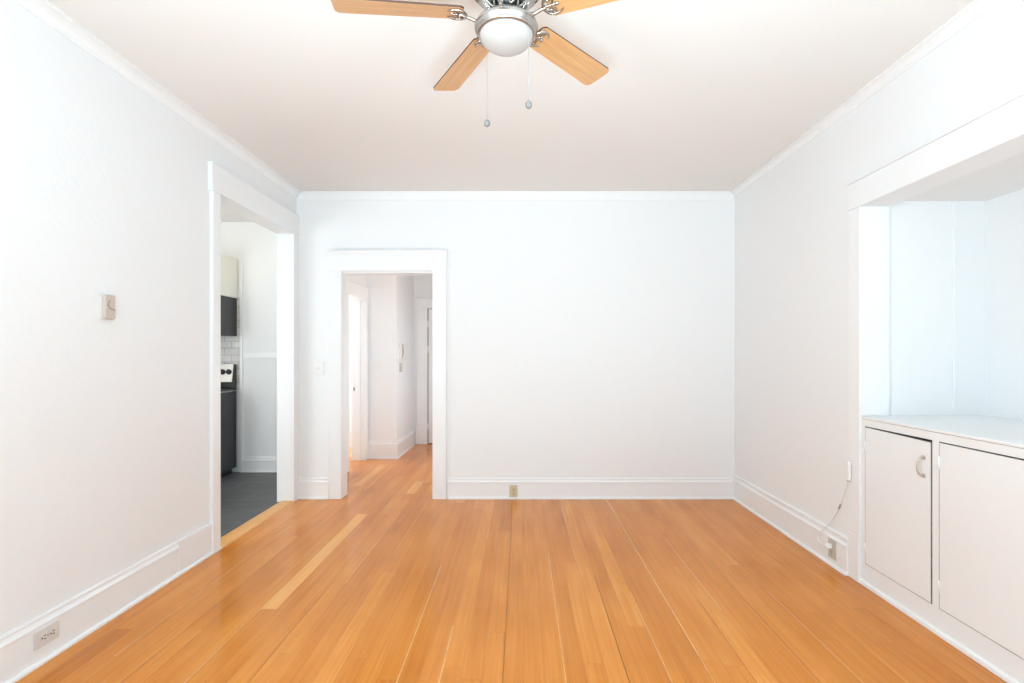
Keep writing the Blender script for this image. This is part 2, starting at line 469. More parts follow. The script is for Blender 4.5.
# crown mouldings
def cove(p, drop, n=6):
    pts = [(0, 0), (p, 0), (p, -0.012)]
    for k in range(n + 1):
        a = PI / 2 * k / n
        pts.append((0.010 + (p - 0.014) * (1 - math.sin(a)), -0.012 - (drop - 0.022) * (1 - math.cos(a))))
    pts += [(0.010, -drop + 0.006), (0.006, -drop), (0, -drop)]
    return pts
bm = bmesh.new(); prism(bm, [(WL + u, H + v) for u, v in cove(0.06, 0.055)], 'y', YR, YB); struct('trim_2', bm, M['trim'])
bm = bmesh.new(); prism(bm, [(WR - u, H + v) for u, v in cove(0.052, 0.045)], 'y', YR, YB); struct('trim_3', bm, M['trim'])
bm = bmesh.new(); prism(bm, [(YB - u, H + v) for u, v in cove(0.026, 0.075)], 'x', WL + 0.03, WR - 0.03); struct('trim_4', bm, M['trim'])

# baseboards: flat board, moulded cap, quarter-round shoe
def base_prof(h, t=0.014, cap=0.045, shoe=0.012, sh=0.018):
    return [(0, 0), (t + shoe, 0), (t + shoe, sh * 0.5), (t + shoe * 0.6, sh * 0.9), (t, sh), (t, h - cap), (t + 0.004, h - cap + 0.003),
            (t + 0.004, h - cap + 0.010), (t - 0.002, h - cap + 0.016), (t - 0.006, h - cap + 0.028), (t - 0.004, h - 0.010), (t - 0.006, h - 0.002), (0.0, h)]
BD = X(178, 1) * -1
yblk0, yblk1 = 1.985 * FPX / 343.0, 3.330
bm = bmesh.new(); prism(bm, [(WL + u, v) for u, v in base_prof(0.198)], 'y', YR, yblk0); struct('baseboard_left', bm, M['trim'])
bm = bmesh.new(); box(bm, WL, WL + 0.016, yblk0, yblk1 + 0.03, 0, 0.196)
prism(bm, [(WL + u, v) for u, v in ((0.016, 0), (0.027, 0), (0.027, 0.010), (0.022, 0.017), (0.016, 0.018))], 'y', yblk0, OP0 + 0.01)
struct('baseboard_patch', bm, M['trim'], 0.0015)
bm = bmesh.new()
prism(bm, [(YB - u, v) for u, v in base_prof(0.185)], 'x', X(447.5, 4.6), WR); struct('baseboard_back', bm, M['trim'])
bm = bmesh.new()
prism(bm, [(YB - u, v) for u, v in base_prof(0.185)], 'x', WL, X(328, 4.6)); struct('baseboard_corner', bm, M['trim'])
bm = bmesh.new(); prism(bm, [(WR - u, v) for u, v in base_prof(0.215, 0.018, 0.055)], 'y', 3.004, YB); struct('baseboard_right', bm, M['trim'])

# casing round the kitchen opening (both legs, head board, jamb lining)
CT = 0.025
bm = bmesh.new()
box(bm, WL, WL + CT, 3.330, OP0, 0, OPH)                       # near leg
box(bm, WL, WL + CT, OP1, YB - 0.001, 0, OPH)                  # far leg
box(bm, WL, WL + CT + 0.004, 3.312, YB - 0.001, OPH, Z(160, 3.273))  # head
box(bm, WL, WL + CT + 0.008, 3.310, YB - 0.001, Z(160, 3.273), Z(160, 3.273) + 0.008)  # head cap
box(bm, WL, WL + CT + 0.008, 3.311, YB - 0.001, OPH - 0.001, OPH + 0.012)
struct('trim_5', bm, M['trim'], 0.002)
bm = bmesh.new()
box(bm, WL - LW - 0.003, WL + 0.001, OP0 - 0.018, OP0 + 0.002, 0, OPH); box(bm, WL - LW - 0.003, WL + 0.001, OP1 - 0.002, OP1 + 0.018, 0, OPH)
box(bm, WL - LW - 0.003, WL + 0.001, OP0, OP1, OPH - 0.002, OPH + 0.018)
struct('trim_6', bm, M['trim'], 0.002)
# casing round the hall opening
HT0, HT1 = Z(271, 4.6), Z(250, 4.6)
bm = bmesh.new()
box(bm, X(328.5, 4.6), HX0, YB - 0.022, YB, 0.0, HT0); box(bm, HX1, X(446, 4.6), YB - 0.022, YB, 0.0, HT0)
box(bm, X(328, 4.6), X(446.5, 4.6), YB - 0.026, YB, HT0, HT1)
prism(bm, [(YB, HT1 - 0.045), (YB - 0.030, HT1 - 0.040), (YB - 0.030, HT1 - 0.030), (YB - 0.040, HT1 - 0.012), (YB - 0.040, HT1), (YB, HT1)], 'x', X(327.2, 4.6), X(447.4, 4.6))
box(bm, X(327.6, 4.6), X(447, 4.6), YB - 0.031, YB, HT0 - 0.001, HT0 + 0.010)
struct('trim_7', bm, M['trim'], 0.002)
bm = bmesh.new()
box(bm, HX0 - 0.018, HX0 + 0.002, YB - 0.001, YH + 0.003, 0, HHD); box(bm, HX1 - 0.002, HX1 + 0.018, YB - 0.001, YH + 0.003, 0, HHD)
box(bm, HX0, HX1, YB - 0.001, YH + 0.003, HHD - 0.002, HHD + 0.018)
struct('trim_8', bm, M['trim'], 0.002)
# casing of the niche: leg beside the opening running to the floor, head board
bm = bmesh.new()
box(bm, WR - 0.009, WR, AY1, 3.003, 0, AZ1)
box(bm, WR - 0.012, WR, AY0 - 0.1, 3.003, AZ1, Z(143, 2.397))
box(bm, WR - 0.011, WR, AY1 - 0.003, AY1 + 0.003, AZ0, AZ1 + 0.004)
box(bm, WR - 0.021, WR, AY0 - 0.1, 3.005, Z(143, 2.397), Z(143, 2.397) + 0.012)
box(bm, WR - 0.012, WR, AY1 + 0.002, 3.005, 0, 0.258)
box(bm, WR - 0.001, WR + RT + 0.004, AY1 - 0.003, AY1 + 0.012, AZ0, AZ1)
struct('trim_9', bm, M['trim'], 0.002)
# oak threshold in the kitchen opening
bm = bmesh.new()
prism(bm, [(WL + 0.026, 0), (WL + 0.018, 0.007), (WL + 0.004, 0.012), (WL - 0.065, 0.013), (WL - 0.085, 0.009), (WL - 0.095, 0.0)], 'y', OP0, OP1)
struct('trim_10', bm, M['threshold'])

# ------------------------------------------------------------------ the setting: kitchen
KX0, KX1, KY0, KY1 = -3.90, WL - LW, 2.5, 5.667
bm = bmesh.new(); box(bm, KX0, WL - 0.06, KY0, KY1, -0.1, 0.002); struct('floor_kitchen', bm, M['slate'])
bm = bmesh.new(); box(bm, KX0, KX1 + 0.06, KY0, KY1 + 0.03, H, H + 0.1); struct('ceiling_kitchen', bm, M['ceiling'])
bm = bmesh.new(); box(bm, KX0 - 0.1, KX1 + 0.06, KY1, KY1 + 0.03, 0, H); struct('wall_kitchen_back', bm, M['wall_smooth'])
bm = bmesh.new(); box(bm, KX0 - 0.1, KX0, KY0, KY1, 0, H); struct('wall_kitchen_left', bm, M['wall_smooth'])
bm = bmesh.new(); box(bm, KX0 - 0.1, KX1, KY0 - 0.1, KY0, 0, H); struct('wall_kitchen_front', bm, M['wall_smooth'])
bm = bmesh.new(); box(bm, KX1, KX1 + 0.08, YB, KY1, 0, H); struct('wall_kitchen_right', bm, M['wall_smooth'])
RX = -3.085                                                      # right side of range and wall units
bm = bmesh.new(); box(bm, KX0, RX + 0.03, KY1 - 0.012, KY1, 0.90, 1.90); struct('wall_kitchen_tiles', bm, M['tile'])
bm = bmesh.new(); box(bm, RX + 0.03, RX + 0.058, KY1 - 0.018, KY1, 0.0, Z(258, KY1)); struct('trim_11', bm, M['trim'], 0.002)
bm = bmesh.new(); box(bm, RX + 0.058, KX1, KY1 - 0.010, KY1, Z(358, KY1), Z(352.5, KY1)); struct('trim_12', bm, M['trim'], 0.003)
bm = bmesh.new(); prism(bm, [(KY1 - u, v) for u, v in base_prof(0.165)], 'x', RX + 0.058, KX1); struct('baseboard_kitchen', bm, M['trim'])

# range with knobs on its upright back panel
t = thing('kitchen_range', 'black enamel range with steel knob panel, seen through the left opening', 'stove', (RX - 0.38, 5.32, 0))
def local(o_loc):
    return Matrix.Translation(-Vector(o_loc))
def lpart(name, bm, m, root, bevel=0.0, parent=None):
    """part modelled in world coordinates, stored relative to its thing"""
    bmesh.ops.transform(bm, matrix=local(root.location), verts=bm.verts)
    return obj(name, bm, m, parent or root, bevel)
bm = bmesh.new(); box(bm, RX - 0.76, RX, 5.02, 5.64, 0.06, 0.885); lpart('body', bm, M['charcoal'], t, 0.006)
bm = bmesh.new(); box(bm, RX - 0.73, RX - 0.03, 5.06, 5.60, 0.002, 0.06); lpart('toe_kick', bm, M['black_enamel'], t)
bm = bmesh.new(); box(bm, RX - 0.76, RX + 0.002, 5.01, 5.64, 0.897, 0.915); lpart('cooktop', bm, M['black_enamel'], t, 0.005)
bm = bmesh.new(); box(bm, RX - 0.762, RX + 0.004, 5.008, 5.56, 0.885, 0.897); lpart('metal_strip', bm, M['grey_trimline'], t, 0.002)
bm = bmesh.new()
prism(bm, [(5.64, 0.915), (5.575, 0.915), (5.575, 1.005), (5.605, 1.175), (5.64, 1.175)], 'x', RX - 0.76, RX); bg = lpart('backguard', bm, M['black_enamel'], t, 0.006)
bm = bmesh.new()
prism(bm, [(5.565, 0.985), (5.58, 0.985), (5.614, 1.178), (5.599, 1.178)], 'x', RX - 0.745, RX - 0.012); pn = lpart('control_panel', bm, M['steel'], t, 0.003, bg)
ny = Vector((0, -0.974, 0.226))
for kx in (X(227.3, 5.55), X(221, 5.55), RX - 0.58, RX - 0.65):
    bm = bmesh.new(); lathe(bm, [(0, 0.026), (0.020, 0.026), (0.026, 0.020), (0.029, 0.0)], 20)
    box(bm, -0.006, 0.006, -0.026, 0.026, 0.02, 0.034)
    mtx = Matrix.Translation(Vector((kx, 5.584, 1.092)) - t.location) @ Vector((0, 0, 1)).rotation_difference(ny).to_matrix().to_4x4()
    bmesh.ops.transform(bm, matrix=mtx, verts=bm.verts); obj('knob', bm, M['knob'], bg)
bm = bmesh.new(); box(bm, RX - 0.74, RX - 0.02, 5.0, 5.02, 0.22, 0.86); lpart('oven_door', bm, M['black_enamel'], t, 0.004)
bm = bmesh.new(); tube(bm, [(RX - 0.70, 5.0, 0.80), (RX - 0.70, 4.96, 0.80), (RX - 0.06, 4.96, 0.80), (RX - 0.06, 5.0, 0.80)], 0.009, 10); lpart('oven_handle', bm, M['steel'], t)
for ex, ey in ((RX - 0.57, 5.17), (RX - 0.19, 5.17), (RX - 0.57, 5.42), (RX - 0.19, 5.42)):
    bm = bmesh.new(); lathe(bm, [(0.0, 0.006), (0.085, 0.006), (0.095, 0.0)], 24, (ex, ey, 0.915)); lpart('burner', bm, M['charcoal'], t)
# microwave over the range
t = thing('microwave', 'black microwave hung above the range, under the cream cupboard', 'microwave', (RX - 0.38, 5.45, Z(336, 5.6)))
z0, z1 = Z(336, 5.6), Z(298, 5.6)
bm = bmesh.new(); box(bm, RX - 0.76, RX, 5.27, 5.65, z0, z1); lpart('body', bm, M['charcoal'], t, 0.006)
bm = bmesh.new(); box(bm, RX - 0.75, RX - 0.2, 5.245, 5.27, z0 + 0.02, z1 - 0.01); lpart('door', bm, M['black_enamel'], t, 0.004)
bm = bmesh.new(); box(bm, RX - 0.19, RX - 0.01, 5.25, 5.27, z0 + 0.02, z1 - 0.01); lpart('control_panel', bm, M['black_enamel'], t, 0.003)
# wall cupboard above it
t = thing('wall_cupboard', 'cream wall cupboard above the black microwave in the kitchen', 'cupboard', (RX - 0.38, 5.5, z1))
zc = Z(258, 5.6)
bm = bmesh.new(); box(bm, RX - 0.76, RX + 0.004, 5.31, 5.66, z1 + 0.002, zc); lpart('carcass', bm, M['cream'], t, 0.003)
for a, b in ((RX - 0.755, RX - 0.383), (RX - 0.377, RX - 0.002)):
    bm = bmesh.new(); box(bm, a, b, 5.288, 5.31, z1 + 0.006, zc - 0.004); d = lpart('door', bm, M['cream'], t, 0.003)
    bm = bmesh.new(); lathe(bm, [(0, 0.022), (0.012, 0.02), (0.013, 0.012), (0.006, 0.0)], 14)
    bmesh.ops.transform(bm, matrix=Matrix.Translation(Vector(((b - 0.04) if a < RX - 0.5 else (a + 0.04), 5.289, z1 + 0.05)) - t.location) @ Matrix.Rotation(PI / 2, 4, 'X'), verts=bm.verts)
    obj('knob', bm, M['steel'], d)

# ------------------------------------------------------------------ the setting: hall and the room off it
HLX, HSY, HSX, HEY, HRX = -1.90, 6.41, -1.535, 7.449, -0.55
HO0, HO1, HOH = 5.695, 6.30, Z(294.5, 5.67)
bm = bmesh.new(); box(bm, HLX - 0.15, HRX + 0.1, YH, HEY + 0.1, H, H + 0.1); struct('ceiling_hall', bm, M['ceiling'])
bm = bmesh.new()
box(bm, HLX - 0.15, HLX, YH, HO0, 0, H); box(bm, HLX - 0.15, HLX, HO0, HO1, HOH, H); box(bm, HLX - 0.15, HLX, HO1, HSY, 0, H)
struct('wall_hall_left', bm, M['wall_smooth'])
bm = bmesh.new(); box(bm, HLX - 0.15, HSX, HSY, HEY + 0.1, 0, H); struct('wall_hall_corner', bm, M['wall_smooth'])
EX0, EX1, EDH = X(428, HEY), -0.60, Z(309, HEY)
bm = bmesh.new(); box(bm, HSX, EX0 - 0.008, HEY, HEY + 0.1, 0, H); box(bm, EX0 - 0.008, HRX, HEY, HEY + 0.1, EDH + 0.006, H)
box(bm, EX0 - 0.008, HRX, HEY + 0.06, HEY + 0.1, 0, EDH + 0.006, 1)
struct('wall_hall_end', bm, [M['wall_smooth'], M['dark_gap']])
bm = bmesh.new(); box(bm, HRX, HRX + 0.1, YH, HEY + 0.1, 0, H); struct('wall_hall_right', bm, M['wall_smooth'])
# hall baseboards
bm = bmesh.new(); pf = base_prof(0.215, 0.016)
secs = [[bm.verts.new((HLX, HSY - u, v)) for u, v in pf], [bm.verts.new((HSX + u, HSY - u, v)) for u, v in pf], [bm.verts.new((HSX + u, HEY, v)) for u, v in pf]]
for a, b in zip(secs, secs[1:]):
    for k in range(len(pf)):
        bm.faces.new((a[k], a[(k + 1) % len(pf)], b[(k + 1) % len(pf)], b[k]))
bm.faces.new(secs[0]); bm.faces.new(secs[2])
struct('baseboard_hall', bm, M['trim'])
# casing and jamb of the opening in the hall's left wall
bm = bmesh.new()
box(bm, HLX, HLX + 0.022, HO1, HSY - 0.012, 0, HOH); box(bm, HLX, HLX + 0.022, HO0 - 0.10, HO0, 0, HOH)
box(bm, HLX, HLX + 0.026, HO0 - 0.13, HSY - 0.004, HOH, HOH + 0.16)
box(bm, HLX, HLX + 0.036, HO0 - 0.14, HSY - 0.002, HOH + 0.16, HOH + 0.175)
struct('trim_13', bm, M['trim'], 0.003)
bm = bmesh.new()
box(bm, HLX - 0.155, HLX + 0.002, HO1 - 0.002, HO1 + 0.02, 0, HOH)
box(bm, HLX - 0.155, HLX + 0.002, HO0, HO1, HOH - 0.002, HOH + 0.02)
box(bm, HLX - 0.085, HLX - 0.045, HO1 - 0.016, HO1, 0, HOH)       # door stop
struct('trim_14', bm, M['trim'], 0.002)
bm = bmesh.new(); yj = HO1 - 0.002
box(bm, X(353.3, yj), X(355, yj), yj - 0.003, yj + 0.001, Z(391, yj), Z(387, yj)); box(bm, X(353.7, yj), X(354.6, yj), yj - 0.005, yj, Z(389.8, yj), Z(388.2, yj), 1)
o = obj('strike_plate', bm, [M['brass'], M['slot']]); o['label'] = 'small dark strike plate on the white door jamb in the hall'; o['category'] = 'strike plate'
# bright room off the hall
bm = bmesh.new(); box(bm, -3.6, HLX - 0.15, 5.70, 7.35, -0.1, -0.001); struct('floor_side_room', bm, M['threshold'])
bm = bmesh.new(); box(bm, -3.6, HLX - 0.15, 5.70, 7.35, H, H + 0.1); struct('ceiling_side_room', bm, M['ceiling'])
bm = bmesh.new(); box(bm, -3.6, HLX - 0.15, 7.2, 7.3, 0, H); struct('wall_side_room_back', bm, M['wall_smooth'])
bm = bmesh.new()
for z0_, z1_ in ((0.0, 0.20), (Z(434, 7.2), Z(431, 7.2)), (Z(408, 7.2), Z(405, 7.2))): box(bm, -3.6, HLX - 0.15, 7.183, 7.2, z0_, z1_)
struct('trim_15', bm, M['trim'], 0.003)
bm = bmesh.new(); box(bm, -3.7, -3.6, 5.7, 7.3, 0, H); struct('wall_side_room_left', bm, M['wall_smooth'])

# hall end door with casing, hinges
bm = bmesh.new()
box(bm, X(416.8, HEY), EX0 - 0.008, HEY - 0.022, HEY, 0, EDH + 0.01)
box(bm, X(416.2, HEY), HRX, HEY - 0.026, HEY, EDH + 0.01, Z(299.5, HEY))
box(bm, X(415.6, HEY), HRX, HEY - 0.036, HEY, Z(299.5, HEY), Z(298.3, HEY))
box(bm, X(416.6, HEY), EX0 - 0.014, HEY - 0.027, HEY, 0, 0.23)
struct('trim_16', bm, M['trim'], 0.003)
bm = bmesh.new()
box(bm, EX0 + 0.003, EX1, HEY + 0.012, HEY + 0.05, 0.008, EDH)
for a, b in ((0.14, 0.75), (0.92, EDH - 0.14)):
    for c, d in ((EX0 + 0.12, -1.04), (-0.94, EX1 - 0.12)):
        box(bm, c, d, HEY + 0.006, HEY + 0.014, a, b)
dr = struct('door_1', bm, M['trim'], 0.003)
for yy in (324, 349.5, 427):
    bm = bmesh.new(); zc_ = Z(yy, HEY)
    box(bm, EX0 - 0.016, EX0 + 0.03, HEY + 0.004, HEY + 0.013, zc_ - 0.045, zc_ + 0.045)
    tube(bm, [(EX0 - 0.002, HEY + 0.003, zc_ - 0.05), (EX0 - 0.002, HEY + 0.003, zc_ + 0.05)], 0.007, 8)
    obj('hinge', bm, M['trim'], dr)

# ------------------------------------------------------------------ built-in cabinet under the niche
CX = 1.904
CY0, CY1 = AY0 + 0.02, AY1
D1a, D1b = 2.414, 2.872           # first door
D2a, D2b = 1.72, 2.363            # second door
DZ0, DZ1 = 0.124, 0.876
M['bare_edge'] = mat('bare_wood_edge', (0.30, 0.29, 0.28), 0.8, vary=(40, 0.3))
def shade_edges(bm):
    # shade of the door gaps, painted into the side faces as a darker colour
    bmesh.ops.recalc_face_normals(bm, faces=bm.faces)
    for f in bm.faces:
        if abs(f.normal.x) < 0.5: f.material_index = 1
t = thing('base_cabinet', 'white painted built-in cabinet with flat doors below the niche', 'cabinet', (CX + 0.3, 1.9, 0))
bm = bmesh.new()
TF = 0.02
box(bm, CX, CX + TF, CY0, CY1, DZ1 + 0.005, 0.919); box(bm, CX, CX + TF, CY0, CY1, 0.0, DZ0 - 0.004)
box(bm, CX, CX + TF, D1b + 0.005, CY1, DZ0 - 0.004, DZ1 + 0.005); box(bm, CX, CX + TF, D2b + 0.005, D1a - 0.007, DZ0 - 0.004, DZ1 + 0.005)
box(bm, CX, CX + TF, CY0, D2a - 0.004, DZ0 - 0.004, DZ1 + 0.005)
shade_edges(bm); lpart('face_frame', bm, [M['cab'], M['bare_edge']], t)
bm = bmesh.new()
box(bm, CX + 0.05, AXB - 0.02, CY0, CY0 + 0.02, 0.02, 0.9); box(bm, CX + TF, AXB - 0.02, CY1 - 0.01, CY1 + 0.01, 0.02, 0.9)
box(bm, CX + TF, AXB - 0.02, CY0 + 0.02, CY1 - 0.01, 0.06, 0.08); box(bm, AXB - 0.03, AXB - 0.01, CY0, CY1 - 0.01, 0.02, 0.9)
box(bm, CX + TF + 0.001, CX + TF + 0.006, CY0 + 0.02, CY1 - 0.01, 0.05, 0.9)  # dark sheet behind the frame, added as shade for the door gaps
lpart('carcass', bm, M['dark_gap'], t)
bm = bmesh.new()
prism(bm, [(CX, 0), (CX - 0.012, 0), (CX - 0.012, 0.014), (CX - 0.009, 0.022), (CX, 0.024)], 'y', CY0, AY1 - 0.001)
lpart('shoe_moulding', bm, M['trim'], t)

def cab_door(ya, yb, sag, handle):
    bm = bmesh.new()
    v = box(bm, CX - 0.002, CX + 0.017, ya, yb, DZ0, DZ1)
    for k in (4, 5): v[k].co.z -= sag             # the top free corner hangs lower
    shade_edges(bm); d = lpart('door', bm, [M['cab'], M['bare_edge']], t)
    for zc_ in (Z(446, 2.89) if yb > 2.6 else Z(462, 2.38), Z(547, 2.89) if yb > 2.6 else Z(585.5, 2.38)):
        bm = bmesh.new()
        box(bm, CX - 0.0035, CX - 0.0022, yb - 0.022, yb - 0.002, zc_ - 0.026, zc_ + 0.026)
        box(bm, CX - 0.0016, CX - 0.0002, yb + 0.006, yb + 0.030, zc_ - 0.024, zc_ + 0.024)
        tube(bm, [(CX - 0.0035, yb + 0.002, zc_ - 0.028), (CX - 0.0035, yb + 0.002, zc_ + 0.028)], 0.0042, 8)
        lpart('hinge', bm, M['cab'], t, 0.0, d)
    if handle:
        yh, zh = handle
        bm = bmesh.new()
        x0 = CX - 0.002
        pts = spline([(x0 + 0.002, yh, zh + 0.042), (x0 - 0.014, yh, zh + 0.043), (x0 - 0.028, yh, zh + 0.026), (x0 - 0.032, yh, zh), (x0 - 0.028, yh, zh - 0.026), (x0 - 0.014, yh, zh - 0.043), (x0 + 0.002, yh, zh - 0.042)], 6)
        tube(bm, pts, [0.0065 if (i < 4 or i > len(pts) - 5) else 0.0045 for i in range(len(pts))], 10)
        for s in (-1, 1): box(bm, x0 - 0.004, x0 + 0.001, yh - 0.009, yh + 0.009, zh + s * 0.043 - 0.009, zh + s * 0.043 + 0.009)
        h = lpart('handle', bm, M['handle'], t, 0.0, d); h['label'] = 'bronze nickel bow pull'
    return d
cab_door(D1a, D1b, 0.008, (2.455, Z(466.5, 2.455)))
cab_door(D2a, D2b, 0.002, (1.80, 0.745))

t = thing('countertop', 'white painted counter board lining the niche above the cabinet', 'counter', (2.25, 1.9, 0.9))
bm = bmesh.new(); box(bm, CX - 0.001, AXB, CY0 - 0.015, AY1 - 0.004, 0.920, AZ0); lpart('board', bm, M['cab'], t, 0.003)
bm = bmesh.new(); box(bm, WR + RT + 0.01, AXB, AY1 - 0.004, AY1 + 0.018, 0.902, AZ0); lpart('end_board', bm, M['cab'], t, 0.001)

# ------------------------------------------------------------------ ceiling fan
FX, FY = -0.0506, 1.80
fan = thing('ceiling_fan', 'nickel ceiling fan with light oak blades and a frosted bowl lamp', 'ceiling fan', (FX, FY, H))
def fz(z): return z - H
bm = bmesh.new()
lathe(bm, [(0, 0), (0.095, 0), (0.098, -0.006), (0.098, -0.02), (0.120, -0.035), (0.135, -0.06), (0.138, -0.10), (0.134, -0.14), (0.124, -0.165), (0.118, -0.172), (0.100, -0.175), (0, -0.175)], 48)
obj('motor_housing', bm, M['nickel'], fan)
bm = bmesh.new(); lathe(bm, [(0, -0.175), (0.108, -0.175), (0.106, -0.190), (0.050, -0.250), (0.040, -0.266), (0.034, -0.268), (0, -0.268)], 40)
obj('motor', bm, M['black_metal'], fan)
# pierced nickel skirt round the motor: scrolled frames with slanting bars
bm = bmesh.new()
def cone(a, s):   # s 0 top..1 bottom on the skirt
    r = 0.118 - 0.070 * s; z = -0.188 - 0.074 * s
    return (r * math.cos(a), r * math.sin(a), z)
NP = 10
for k in range(NP):
    a0 = 2 * PI * k / NP; w = 2 * PI / NP * 0.43
    ring = [cone(a0 + w * math.cos(q * 2 * PI / 24), 0.5 + 0.47 * math.sin(q * 2 * PI / 24)) for q in range(25)]
    tube(bm, ring, 0.0042, 6, cap=False)
    for q in (-0.55, -0.2, 0.15, 0.5):
        tube(bm, [cone(a0 + w * (q - 0.18), 0.20), cone(a0 + w * (q + 0.30), 0.80)], 0.0026, 6)
lathe(bm, [(0.126, -0.172), (0.130, -0.180), (0.118, -0.192)], 48); 
obj('vent_grille', bm, M['nickel'], fan)
# lamp fitting
bm = bmesh.new()
lathe(bm, [(0.036, -0.262), (0.040, -0.267), (0.040, -0.284), (0.042, -0.288), (0.070, -0.291), (0.094, -0.297), (0.106, -0.307), (0.110, -0.318), (0.108, -0.327), (0.1025, -0.331), (0.1025, -0.335), (0.100, -0.341), (0.0925, -0.344), (0.090, -0.338)], 56)
obj('lamp_fitter', bm, M['nickel'], fan)
bm = bmesh.new()
prof = [(0.0915, -0.336)]
for k in range(11):
    a = PI / 2 * k / 10
    prof.append((0.0925 * math.cos(a), -0.340 - 0.055 * math.sin(a)))
prof[-1] = (0.0, -0.395)
lathe(bm, prof, 48)
bowl = obj('glass_bowl', bm, M['frost'], fan); bowl['label'] = 'frosted white glass bowl'

# blades and their brackets
BR0, BR1 = 0.150, 0.574
ZB = fz(CAMH + 1.176)
def blade_outline():
    pts = []
    n = 10
    w0, w1 = 0.0512, 0.0608
    L0, L1 = BR0, BR1
    c = 0.024
    pts += [(L0, -w0 + 0.012), (L0 + 0.012, -w0)]
    pts += [(L1 - c, -w1)]
    for k in range(1, n + 1):
        a = -PI / 2 + PI / 2 * k / n
        pts.append((L1 - c + c * math.cos(a), -w1 + c + c * math.sin(a)))
    for k in range(0, n + 1):
        a = PI / 2 * k / n
        pts.append((L1 - c + c * math.cos(a), w1 - c + c * math.sin(a)))
    pts += [(L0 + 0.012, w0), (L0, w0 - 0.012)]
    return pts
pitch = -0.21
bm = bmesh.new(); prism(bm, blade_outline(), 'z', -0.003, 0.003)
for f in bm.faces:
    f.material_index = 1 if abs(f.normal.z) < 0.5 else 0
bmesh.ops.recalc_face_normals(bm, faces=bm.faces)
for f in bm.faces: f.material_index = 1 if abs(f.normal.z) < 0.5 else 0
ANG = [190.7, 120.1, 48.0, -24.0, 263.6]
TILT = Vector((0, 0, 1)).rotation_difference(Vector((-0.0254, -0.0346, 1)).normalized()).to_matrix().to_4x4()   # the rotor hangs a little out of level
b0 = obj('blade', bm, [M['blade'], M['blade_edge']], fan)
bm = bmesh.new()
# bracket: curved arm from the motor, then an open scrolled leaf under the blade root
def bk(r, y, z): return (0.138 + (r - 0.138) * 0.66 if r > 0.138 else r, y * 0.92, z)
arm = spline([bk(*q) for q in ((0.060, 0, -0.004), (0.078, 0, -0.016), (0.100, 0, -0.024), (0.122, 0, -0.018), (0.150, 0, -0.010))], 6)
tube(bm, arm, [0.0075] * 6 + [0.0062] * (len(arm) - 6), 8)
for s in (1, -1):
    tube(bm, spline([bk(*q) for q in ((0.138, 0, -0.012), (0.146, 0.018 * s, -0.011), (0.162, 0.034 * s, -0.009), (0.190, 0.041 * s, -0.007), (0.222, 0.034 * s, -0.006), (0.236, 0.024 * s, -0.006))], 5),
         [0.0052] * 18 + [0.0045, 0.004, 0.0035, 0.003, 0.0026, 0.0022, 0.002, 0.0018], 7)
    tube(bm, spline([bk(*q) for q in ((0.176, 0.0, -0.007), (0.190, 0.010 * s, -0.007), (0.198, 0.022 * s, -0.007), (0.190, 0.032 * s, -0.007), (0.178, 0.028 * s, -0.007), (0.180, 0.019 * s, -0.007))], 5), 0.0030, 7)
tube(bm, spline([bk(*q) for q in ((0.148, 0, -0.010), (0.175, 0, -0.007), (0.205, 0, -0.007), (0.222, 0.0, -0.006))], 5), [0.0055] * 6 + [0.004] * 6 + [0.003] * 4, 7)
for px, py in ((0.170, 0.022), (0.170, -0.022), (0.212, 0.0)):
    q = bk(px, py, 0)
    lathe(bm, [(0, -0.012), (0.005, -0.011), (0.007, -0.006), (0.007, -0.003)], 12, q)
b1 = obj('blade_bracket', bm, M['nickel'], b0)
for i, a in enumerate(ANG):
    if i == 0: o = b0
    else:
        o = b0.copy(); COL.objects.link(o); o.parent = fan
        q = b1.copy(); COL.objects.link(q); q.parent = o
    o.location = (0, 0, ZB)
    o.rotation_euler = (TILT @ Matrix.Rotation(math.radians(a), 4, 'Z') @ Matrix.Rotation(0.0276, 4, 'Y') @ Matrix.Rotation(pitch, 4, 'X')).to_euler()

# pull chains
def chain(dx, dy, zend, name_label):
    bm = bmesh.new()
    r = math.hypot(dx, dy); ux, uy = dx / r, dy / r
    p = spline([(ux * 0.038, uy * 0.038, -0.276), (ux * 0.085, uy * 0.085, -0.281), (ux * (r - 0.003), uy * (r - 0.003), -0.296), (dx, dy, -0.325), (dx, dy, -0.40)], 5) + [Vector((dx, dy, zend + 0.01))]
    tube(bm, p, 0.0008, 6)
    zz = -0.41
    while zz > zend + 0.012:
        lathe(bm, [(0, 0.0019), (0.0016, 0.0009), (0.0016, -0.0009), (0, -0.0019)], 6, (dx, dy, zz)); zz -= 0.0075
    c = obj('pull_chain', bm, M['chain'], fan)
    bm = bmesh.new()
    lathe(bm, [(0, 0.013), (0.006, 0.012), (0.0105, 0.006), (0.0115, 0.0), (0.0105, -0.006), (0.006, -0.011), (0, -0.012)], 18, (dx, dy, zend))
    obj('bob', bm, M['bob'], c)
dl = 1.888; chain(X(487, dl) - FX, dl - FY, fz(Z(123.5, dl)), 0)
dr_ = 1.712; chain(X(528.7, dr_) - FX, dr_ - FY, fz(Z(105, dr_)), 0)

